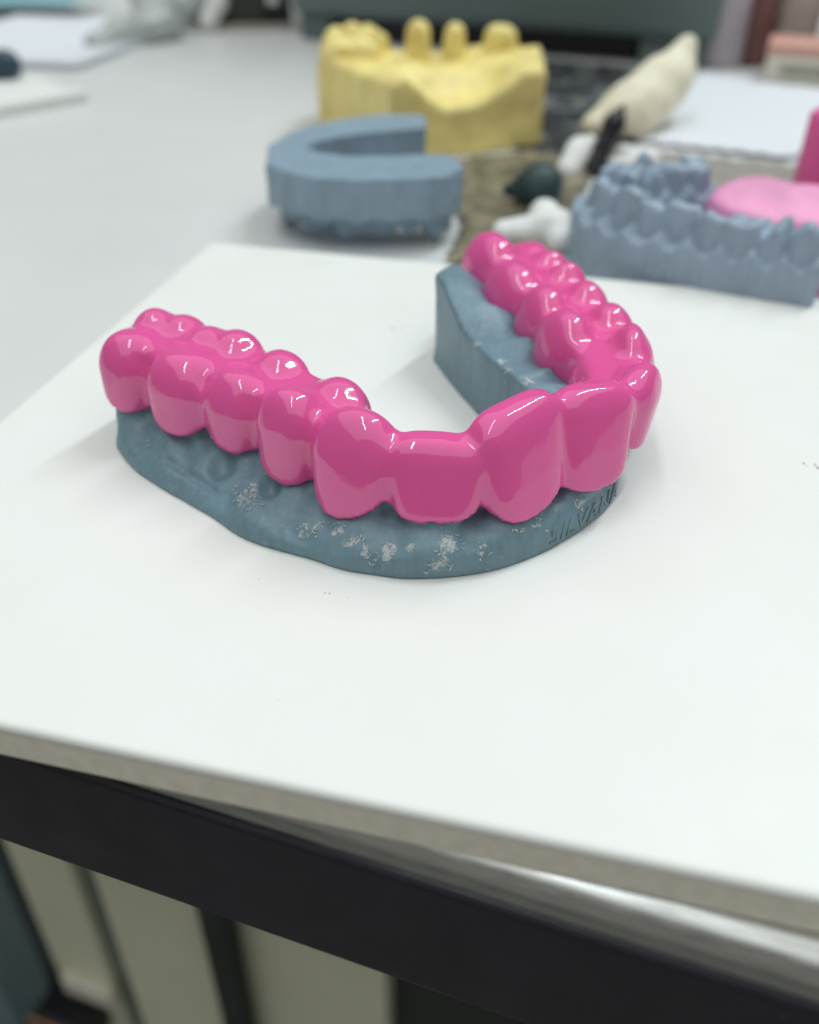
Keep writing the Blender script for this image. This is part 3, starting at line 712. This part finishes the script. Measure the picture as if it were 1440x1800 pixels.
# ---- grey machine at the back
mc = empty("grey_machine", (-47, 418.5, ZB), -22); tag(mc, "large grey green bench machine on feet across the back", "machine")
M_mach = simple("grey_green_paint", (0.13, 0.185, 0.185), 0.4, 0.15, 0.02)
box("housing", 0, 164, 0, 130, 9, 120, M_mach, mc, bev=3)
box("seam", 4, 160, -0.7, 0.5, 40, 41.2, M_black, mc)
for x in (2, 138):
    box("foot", x, x+(13 if x < 50 else 24), 3, 20, 0, 9.2, M_mach, mc, bev=1)
box("underside_shadow", 18, 136, 10, 120, 0.3, 8.8, M_black, mc, bev=1)  # black block stands in for the shadow beneath the housing

# ---- right rear corner
bx = empty("carton", (117, 336, ZB), -20); tag(bx, "small white carton with grey print strip in the right rear corner", "carton")
box("carton_body", 0, 34, 0, 20, 0, 9.2, simple("carton_white", (0.74, 0.70, 0.60), 0.6), bx, bev=0.4)
box("printed_strip", 5, 24, -0.25, 0.05, 3.6, 6.4, simple("grey_print", (0.36, 0.36, 0.30), 0.6), bx)
box("lid", -0.3, 34.3, -0.3, 20.3, 9.25, 12.2, simple("salmon_card", (0.66, 0.36, 0.30), 0.6), bx, bev=0.3)
b1 = empty("plastic_bottle", (111, 368, ZB)); tag(b1, "lilac white plastic bottle standing beside the grey machine", "bottle")
lathe("bottle_body", [(7, 0), (8, 1), (8, 30), (6, 36), (3, 38), (3, 42)], simple("lilac_plastic", (0.50, 0.46, 0.52), 0.4), b1)
lathe("cap", [(3.6, 41), (3.6, 48), (3, 48.6)], M_black, b1)
b2 = empty("brown_bottle", (123, 368, ZB)); tag(b2, "reddish brown bottle behind the white carton", "bottle")
lathe("bottle_body", [(4, 0), (5, 1), (5, 30), (3, 35), (2, 40)], simple("red_brown_glass", (0.20, 0.085, 0.075), 0.3), b2)
lathe("cap", [(2.6, 39), (2.6, 45), (2, 45.5)], M_black, b2)
b3 = empty("beige_jar", (137, 372, ZB)); tag(b3, "beige jar behind the white carton", "jar")
lathe("jar_body", [(8, 0), (8.6, 1), (8.6, 34), (8, 35)], simple("beige_plastic", (0.48, 0.42, 0.38), 0.5), b3)
lathe("lid", [(9, 35.1), (9, 42), (8, 42.8)], simple("beige_lid", (0.55, 0.48, 0.43), 0.5), b3)
b4 = empty("red_box", (148, 362, ZB), -20); tag(b4, "dull red cardboard box at the right rear edge", "box")
box("box_body", 0, 30, 0, 14, 0, 42, simple("dull_red_card", (0.50, 0.16, 0.15), 0.6), b4, bev=0.5)
box("flap", 0.2, 29.8, 0.2, 13.8, 42.1, 43, simple("red_card_flap", (0.55, 0.22, 0.2), 0.6), b4)

# ---- left rear corner
wtray = empty("white_tray", (-99, 311, ZB), -22); tag(wtray, "white plastic tray at the left edge of the bench", "tray")
prism("tray_floor", [(-110, -50), (-27, -62), (0, 0), (-40, 22), (-110, 22)], 0, 1.2, M_tile, wtray, 0.4)
prism("tray_rim", [(-110, -50), (-27, -62), (0, 0), (-6, 1), (-31, -54), (-110, -43)], 1.25, 4.0, M_tile, wtray, 0.9)
blk = lump("black_clip", [((-146, 338, 0), (-134, 340, 0.8), 4.0, 4.6), ((-140, 346, 0), (-150, 350, 2), 4, 4)], 1.0, simple("dark_blue_plastic", (0.02, 0.05, 0.08), 0.4), None, 0.8, 0.6, 0.2)
tag(blk, "dark blue clip lying on the white tray at the left edge", "clip")
pst = empty("paper_stack", (-190, 372, ZB), -12); tag(pst, "white paper stack at the left rear edge", "paper")
for i in range(5): prism("paper", [(0, 0), (74+i*.4, 2-i*.3), (80-i*.5, 90), (-2, 92)], 0.02+i*0.55, 0.5+i*0.55, M_paper, pst)
tq = sheet("teal_sheet", [(-230, 470), (-150, 466), (-138, 500), (-230, 520)], 0.4, 1.5, 0.05, simple("teal_plastic", (0.22, 0.46, 0.52), 0.4), 3, step=3)
tag(tq, "teal plastic sheet in the far left corner", "plastic sheet")
M_bag = mat_new("clear_bag", (0.62, 0.66, 0.65), 0.2); M_bag.node_tree.nodes["Principled BSDF"].inputs["Transmission Weight"].default_value = 0.35
bag = lump("plastic_bag", [((-118, 392, -2), (-100, 420, 2), 4, 8), ((-100, 420, 2), (-108, 450, 5), 8, 10), ((-96, 440, 2), (-86, 450, 4), 6, 7)], 4, M_bag, None, 1.2, 3.0, 0.09, 11)
tag(bag, "crumpled translucent plastic bag beside the white paper stack", "plastic bag")
dk = empty("dark_box", (-92, 446, ZB), 12); tag(dk, "dark olive box behind the translucent bag", "box")
box("box_body", 0, 44, 0, 40, 0, 24, simple("dark_olive", (0.05, 0.06, 0.045), 0.5, 0.4, 0.08), dk, bev=1)
box("lid", -0.5, 44.5, -0.5, 40.5, 24.1, 28, simple("olive_lid", (0.10, 0.10, 0.075), 0.5), dk, bev=1)
cl_ = lump("cotton_piece", [((-84, 438, -1), (-80, 442, 6), 4, 4.5)], 1, M_white, None, 0.8, 0.8, 0.2, 3); tag(cl_, "white cotton ball in front of the dark olive box", "cotton")
kp = empty("dark_case", (-66, 452, ZB), 4); tag(kp, "small near black case beside the grey machine", "case")
box("case_body", 0, 15, 0, 24, 0, 18, M_black, kp, bev=1.5)
box("clasp", 5, 10, -0.8, 0.2, 8, 12, M_steel, kp, bev=0.2)
tp = empty("white_tube", (-46, 446, ZB)); tag(tp, "short white tube standing left of the grey machine", "tube")
lathe("tube_body", [(3.6, 0), (4, 0.6), (4, 20), (3.2, 21)], M_white, tp); lathe("cap", [(2.6, 21.1), (2.6, 26), (2, 26.5)], M_white, tp)
bs = box("bench_shade_strip", -120, 40, 0, 5, 0, 2.0, simple("beige_shade", (0.40, 0.38, 0.33), 0.5), None, bev=0.4); bs.location = (-48*S, 440*S, ZB*S); bs.rotation_euler = (0, 0, R(4))  # beige strip colour stands in for the shadow below the rear clutter
tag(bs, "flat beige strip standing in for shade along the rear of the bench", "strip")

bm = bmesh.new(); rs = np.random.RandomState(2)
for cx, cy, n_, sp in ((52.0, 97.2, 22, 0.9), (50.4, 98.0, 7, 0.6), (-2.6, 137.4, 6, 1.2), (-8, 96, 0, 1), (-6, 74, 3, 1.5)):
    for k in range(n_):
        x, y = cx+rs.randn()*sp, cy+rs.randn()*sp*0.6; r = rs.uniform(0.06, 0.20)
        vs = [bm.verts.new(Vector((x+r*math.cos(a_)*rs.uniform(.6, 1.3), y+r*math.sin(a_)*rs.uniform(.5, 1.2), 0.01))*S) for a_ in np.linspace(0, 6.283, 6, endpoint=False)]
        tp_ = bm.verts.new(Vector((x, y, 0.01+r*0.6))*S)
        for i in range(6): bm.faces.new((vs[i], vs[(i+1) % 6], tp_))
o = bm_obj("dust_specks", bm, simple("brown_dust", (0.34, 0.26, 0.17), 0.8, 0.4, 2.0)); tag(o, "tiny brown dust specks scattered on the white tile", "dust", kind="stuff")
